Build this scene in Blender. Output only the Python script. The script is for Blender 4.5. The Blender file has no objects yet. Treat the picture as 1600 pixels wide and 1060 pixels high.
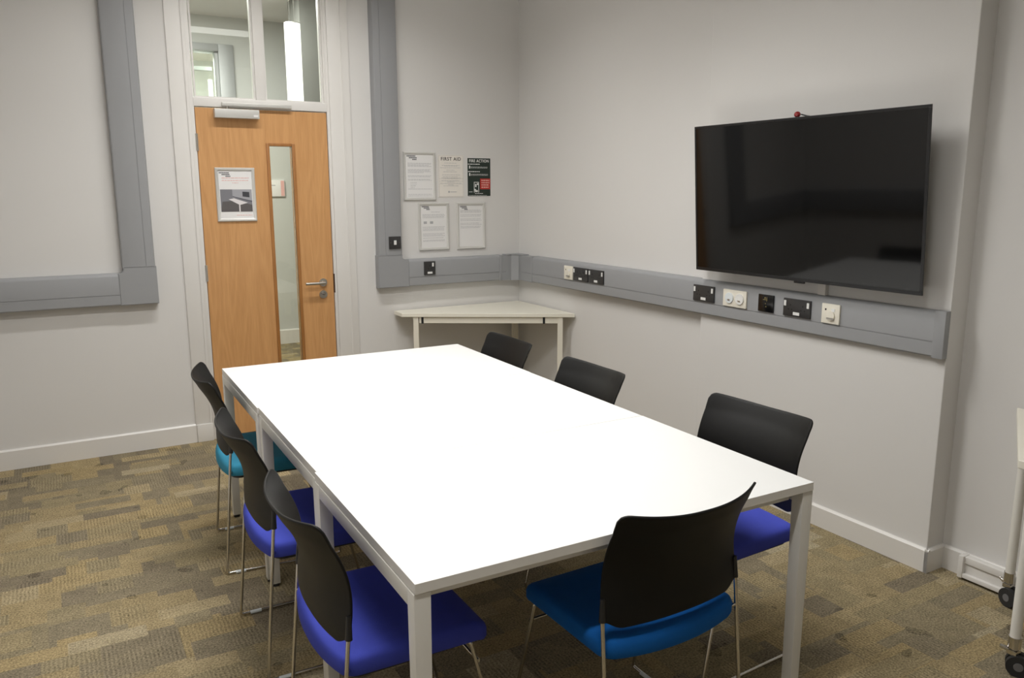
import bpy, bmesh, math, random
from mathutils import Vector, Matrix
PI = math.pi
scene = bpy.context.scene
C = scene.collection
random.seed(7)

# ------------------------------------------------------------------ materials
def lin(c):
    return tuple(((v/255)/12.92 if v/255 <= .04045 else ((v/255+.055)/1.055)**2.4) for v in c)

def mat(name, col, rough=.5, metal=0., spec=.5, bump=0., bscale=200., var=0., vscale=3., coat=0.):
    m = bpy.data.materials.new(name); m.use_nodes = True
    nt = m.node_tree; b = nt.nodes['Principled BSDF']
    b.inputs['Base Color'].default_value = (*col, 1)
    b.inputs['Roughness'].default_value = rough
    b.inputs['Metallic'].default_value = metal
    b.inputs['Specular IOR Level'].default_value = spec
    b.inputs['Coat Weight'].default_value = coat
    tc = nt.nodes.new('ShaderNodeTexCoord')
    if var:
        n = nt.nodes.new('ShaderNodeTexNoise'); n.inputs['Scale'].default_value = vscale; n.inputs['Detail'].default_value = 5
        nt.links.new(tc.outputs['Object'], n.inputs['Vector'])
        mx = nt.nodes.new('ShaderNodeMix'); mx.data_type = 'RGBA'
        mx.inputs['A'].default_value = (*[c*(1-var) for c in col], 1); mx.inputs['B'].default_value = (*[min(1, c*(1+var)) for c in col], 1)
        nt.links.new(n.outputs['Fac'], mx.inputs['Factor']); nt.links.new(mx.outputs['Result'], b.inputs['Base Color'])
    if bump:
        n = nt.nodes.new('ShaderNodeTexNoise'); n.inputs['Scale'].default_value = bscale; n.inputs['Detail'].default_value = 3
        nt.links.new(tc.outputs['Object'], n.inputs['Vector'])
        bp = nt.nodes.new('ShaderNodeBump'); bp.inputs['Strength'].default_value = bump; bp.inputs['Distance'].default_value = .002
        nt.links.new(n.outputs['Fac'], bp.inputs['Height']); nt.links.new(bp.outputs['Normal'], b.inputs['Normal'])
    return m

def emis(name, col, strength):
    m = bpy.data.materials.new(name); m.use_nodes = True
    nt = m.node_tree; nt.nodes.clear()
    o = nt.nodes.new('ShaderNodeOutputMaterial'); e = nt.nodes.new('ShaderNodeEmission')
    e.inputs['Color'].default_value = (*col, 1); e.inputs['Strength'].default_value = strength
    nt.links.new(e.outputs[0], o.inputs[0]); return m

def glass(name, tint):
    m = bpy.data.materials.new(name); m.use_nodes = True
    nt = m.node_tree; nt.nodes.clear()
    o = nt.nodes.new('ShaderNodeOutputMaterial'); t = nt.nodes.new('ShaderNodeBsdfTransparent'); g = nt.nodes.new('ShaderNodeBsdfGlossy')
    t.inputs['Color'].default_value = (*tint, 1); g.inputs['Roughness'].default_value = .0
    f = nt.nodes.new('ShaderNodeFresnel'); f.inputs['IOR'].default_value = 1.45
    mx = nt.nodes.new('ShaderNodeMixShader')
    nt.links.new(f.outputs[0], mx.inputs[0]); nt.links.new(t.outputs[0], mx.inputs[1]); nt.links.new(g.outputs[0], mx.inputs[2])
    nt.links.new(mx.outputs[0], o.inputs[0]); return m

def oak(name, c1, c2):
    m = bpy.data.materials.new(name); m.use_nodes = True
    nt = m.node_tree; b = nt.nodes['Principled BSDF']; b.inputs['Roughness'].default_value = .42
    tc = nt.nodes.new('ShaderNodeTexCoord'); mp = nt.nodes.new('ShaderNodeMapping'); mp.inputs['Scale'].default_value = (1, 1, .12)
    nt.links.new(tc.outputs['Object'], mp.inputs['Vector'])
    w = nt.nodes.new('ShaderNodeTexNoise'); w.inputs['Scale'].default_value = 5; w.inputs['Detail'].default_value = 2; w.inputs['Distortion'].default_value = .6
    nt.links.new(mp.outputs[0], w.inputs['Vector'])
    mul = nt.nodes.new('ShaderNodeMath'); mul.operation = 'MULTIPLY'; mul.inputs[1].default_value = 22
    nt.links.new(w.outputs['Fac'], mul.inputs[0])
    fr = nt.nodes.new('ShaderNodeMath'); fr.operation = 'PINGPONG'; fr.inputs[1].default_value = 1
    nt.links.new(mul.outputs[0], fr.inputs[0])
    mp2 = nt.nodes.new('ShaderNodeMapping'); mp2.inputs['Scale'].default_value = (1, 1, .035)
    nt.links.new(tc.outputs['Object'], mp2.inputs['Vector'])
    n = nt.nodes.new('ShaderNodeTexNoise'); n.inputs['Scale'].default_value = 220; n.inputs['Detail'].default_value = 4
    nt.links.new(mp2.outputs[0], n.inputs['Vector'])
    ad = nt.nodes.new('ShaderNodeMath'); ad.operation = 'MULTIPLY_ADD'; ad.inputs[1].default_value = .22
    nt.links.new(fr.outputs[0], ad.inputs[0])
    h = nt.nodes.new('ShaderNodeMath'); h.operation = 'MULTIPLY'; h.inputs[1].default_value = .75
    nt.links.new(n.outputs['Fac'], h.inputs[0]); nt.links.new(h.outputs[0], ad.inputs[2])
    mx = nt.nodes.new('ShaderNodeMix'); mx.data_type = 'RGBA'
    mx.inputs['A'].default_value = (*c1, 1); mx.inputs['B'].default_value = (*c2, 1)
    nt.links.new(ad.outputs[0], mx.inputs['Factor']); nt.links.new(mx.outputs['Result'], b.inputs['Base Color'])
    return m

def carpet(name):
    m = bpy.data.materials.new(name); m.use_nodes = True
    nt = m.node_tree; N = nt.nodes; L = nt.links; b = N['Principled BSDF']
    b.inputs['Roughness'].default_value = .95; b.inputs['Specular IOR Level'].default_value = .08
    tc = N.new('ShaderNodeTexCoord')
    def M(op, a, bb=None, c=None):
        n = N.new('ShaderNodeMath'); n.operation = op
        for i, v in enumerate((a, bb, c)):
            if v is None: continue
            if isinstance(v, (int, float)): n.inputs[i].default_value = v
            else: L.new(v, n.inputs[i])
        return n.outputs[0]
    sp = N.new('ShaderNodeSeparateXYZ'); L.new(tc.outputs['Object'], sp.inputs[0])
    X, Y = sp.outputs[0], sp.outputs[1]
    def cells(sx, sy, stag, seed):
        iy = M('FLOOR', M('DIVIDE', M('ADD', Y, seed*.37), sy))
        off = M('MULTIPLY', M('FRACT', M('MULTIPLY', iy, .618)), stag)
        ix = M('FLOOR', M('DIVIDE', M('ADD', X, off), sx))
        cb = N.new('ShaderNodeCombineXYZ'); L.new(ix, cb.inputs[0]); L.new(iy, cb.inputs[1]); cb.inputs[2].default_value = seed
        wn = N.new('ShaderNodeTexWhiteNoise'); wn.noise_dimensions = '3D'; L.new(cb.outputs[0], wn.inputs['Vector'])
        s = N.new('ShaderNodeSeparateColor'); L.new(wn.outputs['Color'], s.inputs[0])
        return s.outputs[0], s.outputs[1], s.outputs[2]
    a = cells(.25, .25, .25, 1.3); c = cells(.125, .125, .125, 5.1); d = cells(.25, .083, .125, 9.7)
    def mix(f, p, q):
        n = N.new('ShaderNodeMix'); n.data_type = 'FLOAT'; L.new(f, n.inputs[0]); L.new(p, n.inputs[2]); L.new(q, n.inputs[3]); return n.outputs[0]
    m1 = M('GREATER_THAN', c[2], .62); m2 = M('GREATER_THAN', d[2], .72)
    tone = mix(m2, mix(m1, a[0], c[0]), d[0]); rib = mix(m2, mix(m1, a[1], c[1]), d[1])
    ramp = N.new('ShaderNodeValToRGB'); ramp.color_ramp.interpolation = 'LINEAR'
    els = [(0, lin((119, 109, 92))), (.25, lin((130, 120, 99))), (.45, lin((141, 129, 101))), (.65, lin((147, 132, 101))), (.85, lin((153, 136, 101))), (1, lin((157, 146, 121)))]
    ramp.color_ramp.elements[0].position = 0; ramp.color_ramp.elements[0].color = (*els[0][1], 1)
    ramp.color_ramp.elements[1].position = 1; ramp.color_ramp.elements[1].color = (*els[-1][1], 1)
    for p, cc in els[1:-1]:
        e = ramp.color_ramp.elements.new(p); e.color = (*cc, 1)
    L.new(tone, ramp.inputs[0])
    # ribbed tufts
    wob = N.new('ShaderNodeTexNoise'); wob.inputs['Scale'].default_value = 30; L.new(tc.outputs['Object'], wob.inputs['Vector'])
    st = M('SINE', M('MULTIPLY', M('ADD', X, M('MULTIPLY', wob.outputs['Fac'], .010)), 2*PI/.0135))
    ribon = M('GREATER_THAN', rib, .62)
    rv = M('MULTIPLY', M('MULTIPLY', st, ribon), .14)
    n1 = N.new('ShaderNodeTexNoise'); n1.inputs['Scale'].default_value = 150; n1.inputs['Detail'].default_value = 3; L.new(tc.outputs['Object'], n1.inputs['Vector'])
    n2 = N.new('ShaderNodeTexNoise'); n2.inputs['Scale'].default_value = 16; n2.inputs['Detail'].default_value = 5; L.new(tc.outputs['Object'], n2.inputs['Vector'])
    n3 = N.new('ShaderNodeTexNoise'); n3.inputs['Scale'].default_value = 7; n3.inputs['Detail'].default_value = 1; L.new(tc.outputs['Object'], n3.inputs['Vector'])
    spot = M('MULTIPLY', M('GREATER_THAN', n3.outputs['Fac'], .70), -.3)
    v = M('ADD', M('ADD', M('ADD', 1.0, rv), M('MULTIPLY', M('SUBTRACT', n1.outputs['Fac'], .5), 2.3)), M('ADD', M('MULTIPLY', M('SUBTRACT', n2.outputs['Fac'], .5), .55), spot))
    vm = N.new('ShaderNodeVectorMath'); vm.operation = 'SCALE'; L.new(ramp.outputs['Color'], vm.inputs[0]); L.new(v, vm.inputs['Scale'])
    L.new(vm.outputs[0], b.inputs['Base Color'])
    bp = N.new('ShaderNodeBump'); bp.inputs['Strength'].default_value = .5; bp.inputs['Distance'].default_value = .003
    L.new(M('ADD', n1.outputs['Fac'], M('MULTIPLY', rv, 1.5)), bp.inputs['Height']); L.new(bp.outputs['Normal'], b.inputs['Normal'])
    return m

M_WALL = mat('wall_paint', (.70, .685, .665), .75, spec=.3, bump=.06, bscale=90, var=.012, vscale=2)
M_TRIM = mat('white_gloss_paint', (.74, .72, .69), .38, bump=.03, bscale=60)
M_CEIL = mat('ceiling_paint', (.8, .79, .77), .9)
M_CARPET = carpet('carpet_tiles')
M_OAK = oak('oak_veneer', lin((182, 131, 79)), lin((220, 169, 114)))
M_OAKB = oak('oak_bead', lin((138, 88, 42)), lin((184, 130, 74)))
M_GREY = mat('grey_trunking', lin((152, 153, 155)), .5, spec=.4)
M_GREYD = mat('grey_groove', lin((104, 105, 106)), .7)
M_LAM = mat('white_laminate', (.80, .80, .785), .38, bump=.04, bscale=400)
M_EDGE = mat('white_edging', (.80, .78, .74), .45)
M_STEELW = mat('white_powdercoat', (.76, .74, .69), .42)
M_FOOT = mat('dark_rubber', (.02, .02, .02), .7)
M_HUB = mat('grey_hub', (.16, .16, .165), .35)
M_CREAM = mat('cream_laminate', lin((232, 228, 214)), .42)
M_CREAMF = mat('cream_powdercoat', lin((228, 223, 208)), .45)
M_BLACKP = mat('black_polypropylene', (.0055, .0053, .005), .46, spec=.26, bump=.25, bscale=900)
M_BLACK = mat('black_plastic', (.012, .012, .013), .35)
M_SCREEN = mat('glossy_black_screen', (.0022, .0022, .0022), .06, spec=.4)
M_BEZEL = mat('black_bezel', (.006, .006, .007), .3)
M_CHROME = mat('chrome', (.62, .60, .57), .16, 1.)
M_STEEL = mat('brushed_steel', (.55, .53, .49), .32, 1.)
M_SILVER = mat('silver_anodised', (.60, .59, .56), .45, .35)
M_FRAMEW = mat('satin_silver_frame', (.66, .65, .62), .35, .25)
M_ALU = mat('aluminium_corridor', (.42, .43, .43), .5, .5)
M_PAPER = mat('paper', (.80, .79, .78), .7)
M_PAPERC = mat('cream_paper', (.80, .76, .70), .7)
M_INK = mat('grey_print', (.42, .42, .43), .8)
M_INKD = mat('dark_print', (.06, .06, .07), .8)
M_INKP = mat('pink_print', (.78, .45, .42), .8)
M_REDP = mat('red_print', (.45, .03, .02), .7)
M_GREENK = mat('dark_green_print', (.015, .028, .02), .6)
M_WHITEP = mat('white_print', (.8, .8, .78), .7)
M_PLATEB = mat('black_socket_plate', (.035, .034, .034), .35)
M_PLATEB2 = mat('gloss_black_plate', (.006, .006, .006), .15)
M_HOLE = mat('socket_hole', (.002, .002, .002), .8)
M_ROCK = mat('white_rocker', (.8, .8, .78), .3)
M_IVORY = mat('ivory_plastic', lin((234, 229, 215)), .4)
M_LENS = mat('clear_lens', (.75, .8, .82), .08, spec=1.)
M_RED = mat('red_plastic', (.26, .006, .010), .15, spec=.8)
M_YEL = mat('gold_print', (.25, .2, .08), .6)
M_GLASS = glass('clear_glass', (.93, .95, .92))
M_GLASSG = glass('green_tinted_glass', (.93, .94, .885))
M_CORR = mat('corridor_paint', (.60, .61, .585), .7)
M_CORRD = mat('shaded_pier_paint', (.22, .222, .205), .7)  # pier stands in shadow; that shade is put into its base colour
M_GROUT = mat('carpet_grey', lin((120, 112, 92)), .95)
def fabric(name, col):
    return mat(name, col, .85, spec=.25, bump=.5, bscale=700, var=.06, vscale=40)
M_TEAL = fabric('teal_fabric', lin((60, 146, 178)))
M_BLUE = fabric('royal_blue_fabric', lin((64, 74, 176)))
M_AZURE = fabric('azure_fabric', lin((12, 94, 172)))
M_LIGHT = emis('lamp_white', (1, .98, .94), 2.2)
M_LIGHTR = emis('room_lamp', (1, .98, .94), 6)
M_LIGHT2 = emis('lamp_bar', (1, 1, .97), 3)

# ------------------------------------------------------------------ mesh helpers
def new(): return bmesh.new()
def box(bm, x0, x1, y0, y1, z0, z1, bev=0, seg=2):
    g = bmesh.ops.create_cube(bm, size=1, matrix=Matrix.Translation(((x0+x1)/2, (y0+y1)/2, (z0+z1)/2)) @ Matrix.Diagonal((abs(x1-x0), abs(y1-y0), abs(z1-z0), 1)))
    if bev:
        vs = set(g['verts']); ed = [e for e in bm.edges if e.verts[0] in vs and e.verts[1] in vs]
        bmesh.ops.bevel(bm, geom=ed, offset=bev, segments=seg, profile=.6, affect='EDGES')
def cyl(bm, p, q, r, r2=None, n=20):
    p, q = Vector(p), Vector(q); d = q-p
    mt = Matrix.Translation((p+q)/2) @ d.to_track_quat('Z', 'Y').to_matrix().to_4x4()
    bmesh.ops.create_cone(bm, cap_ends=True, segments=n, radius1=r, radius2=r if r2 is None else r2, depth=d.length, matrix=mt)
def ball(bm, p, r, s=(1, 1, 1)):
    bmesh.ops.create_uvsphere(bm, u_segments=18, v_segments=12, radius=r, matrix=Matrix.Translation(p) @ Matrix.Diagonal((*s, 1)))
def prism(bm, pts, axis, a, b):
    """polygon pts (2D) extruded along axis 0/1/2 between a and b"""
    def P(u, v, w): return {0: (w, u, v), 1: (u, w, v), 2: (u, v, w)}[axis]
    A = [bm.verts.new(P(u, v, a)) for u, v in pts]; B = [bm.verts.new(P(u, v, b)) for u, v in pts]
    n = len(pts); bm.faces.new(A); bm.faces.new(B[::-1])
    for i in range(n): bm.faces.new((A[i], B[i], B[(i+1) % n], A[(i+1) % n]))
    bmesh.ops.recalc_face_normals(bm, faces=bm.faces)
def rounded(pts, r, n=6):
    out = []
    P = [Vector(p) for p in pts]
    for i, p in enumerate(P):
        if i in (0, len(P)-1) or r <= 0: out.append(p); continue
        a = (P[i-1]-p); b = (P[i+1]-p); rr = min(r, a.length*.48, b.length*.48)
        a = p+a.normalized()*rr; b = p+b.normalized()*rr
        for k in range(n+1):
            t = k/n; out.append(a*(1-t)**2+p*2*t*(1-t)+b*t*t)
    return out
def tube(bm, pts, rad, r=0, n=12):
    P = rounded(pts, r); rings = []
    up = None
    for i, p in enumerate(P):
        d = (P[min(i+1, len(P)-1)]-P[max(i-1, 0)]).normalized()
        if up is None:
            up = Vector((0, 0, 1)) if abs(d.z) < .9 else Vector((1, 0, 0))
        x = d.cross(up).normalized(); up = x.cross(d).normalized()
        rings.append([bm.verts.new(p+x*math.cos(2*PI*k/n)*rad+up*math.sin(2*PI*k/n)*rad) for k in range(n)])
    for a, b in zip(rings, rings[1:]):
        for k in range(n): bm.faces.new((a[k], a[(k+1) % n], b[(k+1) % n], b[k]))
    bm.faces.new(rings[0][::-1]); bm.faces.new(rings[-1])
    bmesh.ops.recalc_face_normals(bm, faces=bm.faces)
def obj(name, bm, m, parent=None, smooth=False, inv=None):
    me = bpy.data.meshes.new(name); bm.to_mesh(me); bm.free()
    if isinstance(m, (list, tuple)):
        for k in m: me.materials.append(k)
    else: me.materials.append(m)
    if smooth:
        for p in me.polygons: p.use_smooth = True
        try: me.set_sharp_from_angle(angle=math.radians(38))
        except Exception: pass
    o = bpy.data.objects.new(name, me); C.objects.link(o)
    if parent: o.parent = parent
    return o
def tag(o, label=None, cat=None, group=None, kind=None):
    if label: o['label'] = label
    if cat: o['category'] = cat
    if group: o['group'] = group
    if kind: o['kind'] = kind
    return o
def thing(name, label, cat, loc=(0, 0, 0), rz=0, group=None):
    o = bpy.data.objects.new(name, None); o.empty_display_size = .1; C.objects.link(o)
    o.location = loc; o.rotation_euler = (0, 0, rz)
    return tag(o, label, cat, group)
def struct(name, bm, m, label, cat, smooth=False):
    return tag(obj(name, bm, m, smooth=smooth), label, cat, kind='structure')
def part(name, m, parent, *boxes, bev=0, smooth=False):
    bm = new()
    for b in boxes: box(bm, *b, bev=bev)
    return obj(name, bm, m, parent, smooth=smooth or bev > 0)
def text_obj(name, body, size, m, parent, origin, xdir, thick=.0006, bold=0.0, wx=1.0):
    """lettering on a vertical surface; xdir = reading direction, normal = xdir x z"""
    cu = bpy.data.curves.new(name, 'FONT'); cu.body = body; cu.size = size; cu.extrude = thick; cu.align_x = 'CENTER'; cu.offset = bold; cu.space_character = 1.16
    to = bpy.data.objects.new(name+'_tmp', cu); C.objects.link(to)
    dg = bpy.context.evaluated_depsgraph_get(); me = bpy.data.meshes.new_from_object(to.evaluated_get(dg))
    bpy.data.objects.remove(to); me.name = name; me.materials.clear(); me.materials.append(m)
    X = Vector(xdir).normalized(); Z = Vector((0, 0, 1)); Nn = X.cross(Z)
    R = Matrix(((X.x*wx, Z.x, Nn.x, 0), (X.y*wx, Z.y, Nn.y, 0), (X.z*wx, Z.z, Nn.z, 0), (0, 0, 0, 1)))
    me.transform(Matrix.Translation(origin) @ R)
    o = bpy.data.objects.new(name, me); C.objects.link(o); o.parent = parent
    return o

# ------------------------------------------------------------------ room shell
CH = 3.2          # ceiling
XL, YB = -3.52, -6.4
DX0, DX1 = -2.2205, -1.4290   # door leaf
FX0, FX1 = -2.352, -1.270     # casing
RB, RY0, RY1, D3 = -.030, -1.985, -3.3556, .078

bm = new(); box(bm, XL, FX0, 0, .2, 0, CH); box(bm, FX1, .3, 0, .2, 0, CH)
struct('wall_back', bm, M_WALL, 'white painted wall around the oak door', 'wall')
bm = new(); box(bm, 0, .3, RY0, 0, 0, CH); box(bm, RB, .3, RY1, RY0, 0, CH, bev=.004); box(bm, D3, .3, YB, RY1, 0, CH)
struct('wall_right', bm, M_WALL, 'white wall with shallow chimney breast behind the television', 'wall')
bm = new(); box(bm, XL-.2, XL, YB, .2, 0, CH)
struct('wall_left', bm, M_WALL, 'white wall at the left end of the room', 'wall')
bm = new(); box(bm, XL-.2, .3, YB-.2, YB, 0, CH)
struct('wall_front', bm, M_WALL, 'white wall behind the viewer', 'wall')
bm = new(); box(bm, XL-.2, .3, YB-.2, .2, CH, CH+.1)
struct('ceiling', bm, M_CEIL, 'white ceiling over the meeting room', 'ceiling')
bm = new(); box(bm, XL-.2, .3, YB-.2, .2, -.1, 0)
struct('floor', bm, M_CARPET, 'olive brown patchwork carpet tiles under the tables', 'floor')

def skirt(bm, a, b, nrm, h, t=.015):
    """skirting board from a to b on plan, proud by t along nrm, chamfered top"""
    a, b, n = Vector(a), Vector(b), Vector(nrm)
    prof = [(0, 0), (t, 0), (t, h-.008), (t-.007, h), (0, h)]
    A = [bm.verts.new((a.x+n.x*u, a.y+n.y*u, v)) for u, v in prof]; B = [bm.verts.new((b.x+n.x*u, b.y+n.y*u, v)) for u, v in prof]
    bm.faces.new(A); bm.faces.new(B[::-1]); k = len(prof)
    for i in range(k): bm.faces.new((A[i], B[i], B[(i+1) % k], A[(i+1) % k]))
    bmesh.ops.recalc_face_normals(bm, faces=bm.faces)
bm = new(); skirt(bm, (XL, 0), (FX0, 0), (0, -1), .1165)
skirt(bm, (FX1, 0), (0, 0), (0, -1), .105)
struct('baseboard_back', bm, M_TRIM, 'white skirting board along the door wall', 'skirting board')
bm = new(); skirt(bm, (0, 0), (0, RY0), (-1, 0), .10); skirt(bm, (RB, RY0+.015), (RB, RY1-.015), (-1, 0), .10)
skirt(bm, (RB-.015, RY1), (D3, RY1), (0, -1), .10); skirt(bm, (D3, RY1-.015), (D3, YB), (-1, 0), .10)
struct('baseboard_right', bm, M_TRIM, 'white skirting board below the television wall', 'skirting board')
bm = new(); skirt(bm, (XL, YB), (XL, 0), (1, 0), .1165)
struct('baseboard_left', bm, M_TRIM, 'white skirting board on the left wall', 'skirting board')

# door casing (white painted), running up past the transom window
bm = new()
box(bm, FX0, DX0-.030, -.012, .19, 0, CH, bev=.003); box(bm, DX0-.030, DX0-.004, -.004, .19, 0, CH, bev=.002)
box(bm, DX1+.022, FX1, -.012, .19, 0, CH, bev=.003); box(bm, DX1+.004, DX1+.022, -.004, .050, 0, CH, bev=.002)
box(bm, FX1-.052, FX1-.046, -.018, 0, 0, CH); box(bm, DX0-.045, DX0-.039, -.018, 0, 0, CH)
box(bm, DX0-.01, DX1+.01, -.004, .12, 2.046, 2.098, bev=.003)
box(bm, FX0+.004, DX0-.032, -.022, -.010, 0, .112, bev=.002); box(bm, DX1+.024, FX1-.004, -.022, -.010, 0, .108, bev=.002)
struct('trim_1', bm, M_TRIM, 'white painted door casing and transom rail', 'door frame', smooth=True)

# transom window: mullion, beads, two panes
wn = thing('window_1', 'two-pane glazed transom window above the oak door', 'window', (0, 0, 0)); wn['kind'] = 'structure'
mx0, mx1 = -1.861, -1.802
part('mullion', M_TRIM, wn, (mx0, mx1, -.002, .10, 2.098, CH-.005), bev=.003)
for (a, b) in ((DX0+.004, mx0), (mx1, DX1-.010)):
    bm = new()
    box(bm, a, a+.010, .012, .03, 2.098, CH-.005); box(bm, b-.010, b, .012, .03, 2.098, CH-.005); box(bm, a+.010, b-.010, .012, .03, 2.098, 2.107)
    obj('glazing_bead', bm, M_TRIM, wn)
    part('pane', M_GLASS, wn, (a+.002, b-.002, .034, .040, 2.10, CH-.01))
part('head_jamb', M_TRIM, wn, (DX1-.010, DX1+.006, 0, .045, 2.098, CH-.005))

# ------------------------------------------------------------------ oak door
dr = thing('door_1', 'oak veneer door with narrow vision panel, closed', 'door', (0, 0, 0)); dr['kind'] = 'structure'
sx0, sx1, sz0, sz1 = -1.817, -1.642, .33, 1.842
bm = new()
y0, y1 = .004, .048
box(bm, DX0, sx0, y0, y1, .012, 2.04, bev=.0015); box(bm, sx1, DX1, y0, y1, .012, 2.04, bev=.0015)
box(bm, sx0, sx1, y0, y1, .012, sz0); box(bm, sx0, sx1, y0, y1, sz1, 2.04)
obj('door_leaf', bm, M_OAK, dr)
bm = new()
for (a, b, c, d) in ((sx0-.002, sx0+.018, sz0, sz1), (sx1-.018, sx1+.002, sz0, sz1)):
    box(bm, a, b, -.004, .056, c, d, bev=.003)
box(bm, sx0+.018, sx1-.018, -.004, .056, sz1-.016, sz1+.002, bev=.003); box(bm, sx0+.018, sx1-.018, -.004, .056, sz0-.002, sz0+.016, bev=.003)
obj('glazing_bead', bm, M_OAKB, dr, smooth=True)
part('vision_glass', M_GLASSG, dr, (sx0+.018, sx1-.018, .022, .028, sz0+.016, sz1-.016))
hb = bm = new()
cyl(bm, (-1.500, .004, .957), (-1.500, -.006, .957), .026, n=32); cyl(bm, (-1.500, -.006, .957), (-1.500, -.052, .957), .0095)
h = obj('door_handle', bm, M_STEEL, dr, smooth=True)
bm = new(); tube(bm, [(-1.500, -.050, .957), (-1.55, -.052, .957), (-1.628, -.050, .957)], .0095, n=16)
obj('lever', bm, M_STEEL, h, smooth=True)
bm = new(); cyl(bm, (-1.503, .004, .878), (-1.503, -.007, .878), .026, n=32)
lk = obj('lock_rose', bm, M_STEEL, dr, smooth=True)
bm = new(); cyl(bm, (-1.503, -.006, .885), (-1.503, -.022, .885), .011); box(bm, -1.517, -1.489, -.026, -.016, .880, .890, bev=.002)
obj('thumb_turn', bm, M_CHROME, lk, smooth=True)
for z in (1.838, 1.055, .25):
    bm = new(); cyl(bm, (DX0-.003, -.004, z-.05), (DX0-.003, -.004, z+.05), .0065); box(bm, DX0-.006, DX0+.006, -.003, .006, z-.05, z+.05)
    obj('hinge', bm, M_STEEL, dr, smooth=True)
part('strike_plate', mat('strike_brown', (.06, .03, .02), .4), dr, (DX1+.001, DX1+.008, -.0045, .03, .885, 1.01))
cl = part('door_closer', M_SILVER, dr, (-2.118, -1.858, -.048, .003, 1.982, 2.034), bev=.003)
part('closer_arm', M_SILVER, cl, (-2.07, -1.655, -.030, -.008, 2.052, 2.074), bev=.003)
bm = new(); cyl(bm, (-2.04, -.02, 2.03), (-2.04, -.02, 2.056), .008); obj('closer_pivot', bm, M_STEEL, cl, smooth=True)
part('closer_badge', M_PAPER, cl, (-1.893, -1.866, -.0487, -.0475, 1.992, 2.004))

# ------------------------------------------------------------------ notices
def lines(bm, x0, x1, zs, y, h=.0022, ind=None, seed=0):
    rnd = random.Random(seed)
    for i, z in enumerate(zs):
        e = x1-(x1-x0)*rnd.choice([0, .02, .05, .1, .35 if i % 4 == 3 else .04])
        a = x0+(ind or 0)
        while a < e-.004:
            w = min(rnd.uniform(.006, .022), e-a); box(bm, a, a+w, y, y+.0004, z, z+h); a += w+.0028
def logo(parent, x, z, s, y, m=M_INKD):
    bm = new()
    for i, (dx, w) in enumerate(((0, .055), (.014, .045), (.034, .026))):
        a = x+dx*s
        k = 0
        while k < w*s-.002:
            ww = .0042*s; box(bm, a+k, a+k+ww, y, y+.0005, z-i*.0095*s-.006*s, z-i*.0095*s); k += ww+.0012*s
    obj('logo', bm, m, parent)
def framed(name, label, x0, x1, z0, z1, y, pm=M_PAPER, fm=M_FRAMEW, fw=.020, group='framed notices beside the trunking'):
    t = thing(name, label, 'notice', ((x0+x1)/2, y, z0), 0, group)
    t.location = (0, 0, 0)
    bm = new(); w, d = fw, .012
    # mitred convex snap frame
    prof = [(0, 0), (0, d*.55), (w*.25, d), (w*.7, d*.85), (w, d*.3), (w, 0)]
    cor = [((x0, z0), (1, 1)), ((x1, z0), (-1, 1)), ((x1, z1), (-1, -1)), ((x0, z1), (1, -1))]
    rings = [[bm.verts.new((c[0]+s[0]*u, y-v, c[1]+s[1]*u)) for u, v in prof] for c, s in cor]
    for i in range(4):
        a, b = rings[i], rings[(i+1) % 4]
        for k in range(len(prof)): bm.faces.new((a[k], b[k], b[(k+1) % len(prof)], a[(k+1) % len(prof)]))
    bmesh.ops.recalc_face_normals(bm, faces=bm.faces)
    obj('frame', bm, fm, t, smooth=True)
    part('sheet', pm, t, (x0+w*.8, x1-w*.8, y-.003, y-.001, z0+w*.8, z1-w*.8))
    return t, (x0+w+.008, x1-w-.008, z0+w, z1-w, y-.0036)
# 1 top left
t, (a, b, c, d, yy) = framed('notice_frame', 'silver framed typed notice at upper left of group, beside grey trunking', -.914, -.674, 1.484, 1.812, 0)
logo(t, a, d-.006, 1.2, yy); bm = new()
zs = [d-.058-i*.0072 for i in range(4)]+[d-.10-i*.0072 for i in range(4)]+[d-.142-i*.0072 for i in range(2)]+[d-.166, d-.173]+[d-.232, d-.278, d-.268]
lines(bm, a+.006, b, zs, yy, seed=1); lines(bm, a+.024, a+.07, [d-.188-i*.011 for i in range(5)], yy, seed=2)
obj('printed_text', bm, M_INK, t)
# 2 bottom left
t, (a, b, c, d, yy) = framed('notice_frame', 'silver framed notice with two small icons, lower left of the lower pair', -.811, -.577, 1.137, 1.467, 0)
logo(t, a, d-.004, 1.0, yy); bm = new()
lines(bm, a+.07, b-.04, [d-.045], yy, seed=3)
lines(bm, a+.004, b, [d-.062-i*.0075 for i in range(4)]+[d-.148-i*.008 for i in range(4)]+[d-.195-i*.008 for i in range(3)]+[d-.225, d-.24, d-.247], yy, seed=4)
for q in (.012, .060): box(bm, a+q, a+q+.024, yy, yy+.0004, d-.125, d-.108)
obj('printed_text', bm, M_INK, t)
# 3 bottom right
t, (a, b, c, d, yy) = framed('notice_frame', 'silver framed notice with blank lower half, right of the lower pair', -.516, -.287, 1.135, 1.466, 0)
logo(t, a, d-.006, 1.0, yy); bm = new()
lines(bm, a+.002, b, [d-.035-i*.0075 for i in range(3)]+[d-.068, d-.078, d-.098, d-.108, d-.128, d-.138, d-.152, d-.160], yy, seed=5)
obj('printed_text', bm, M_INK, t)
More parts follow.
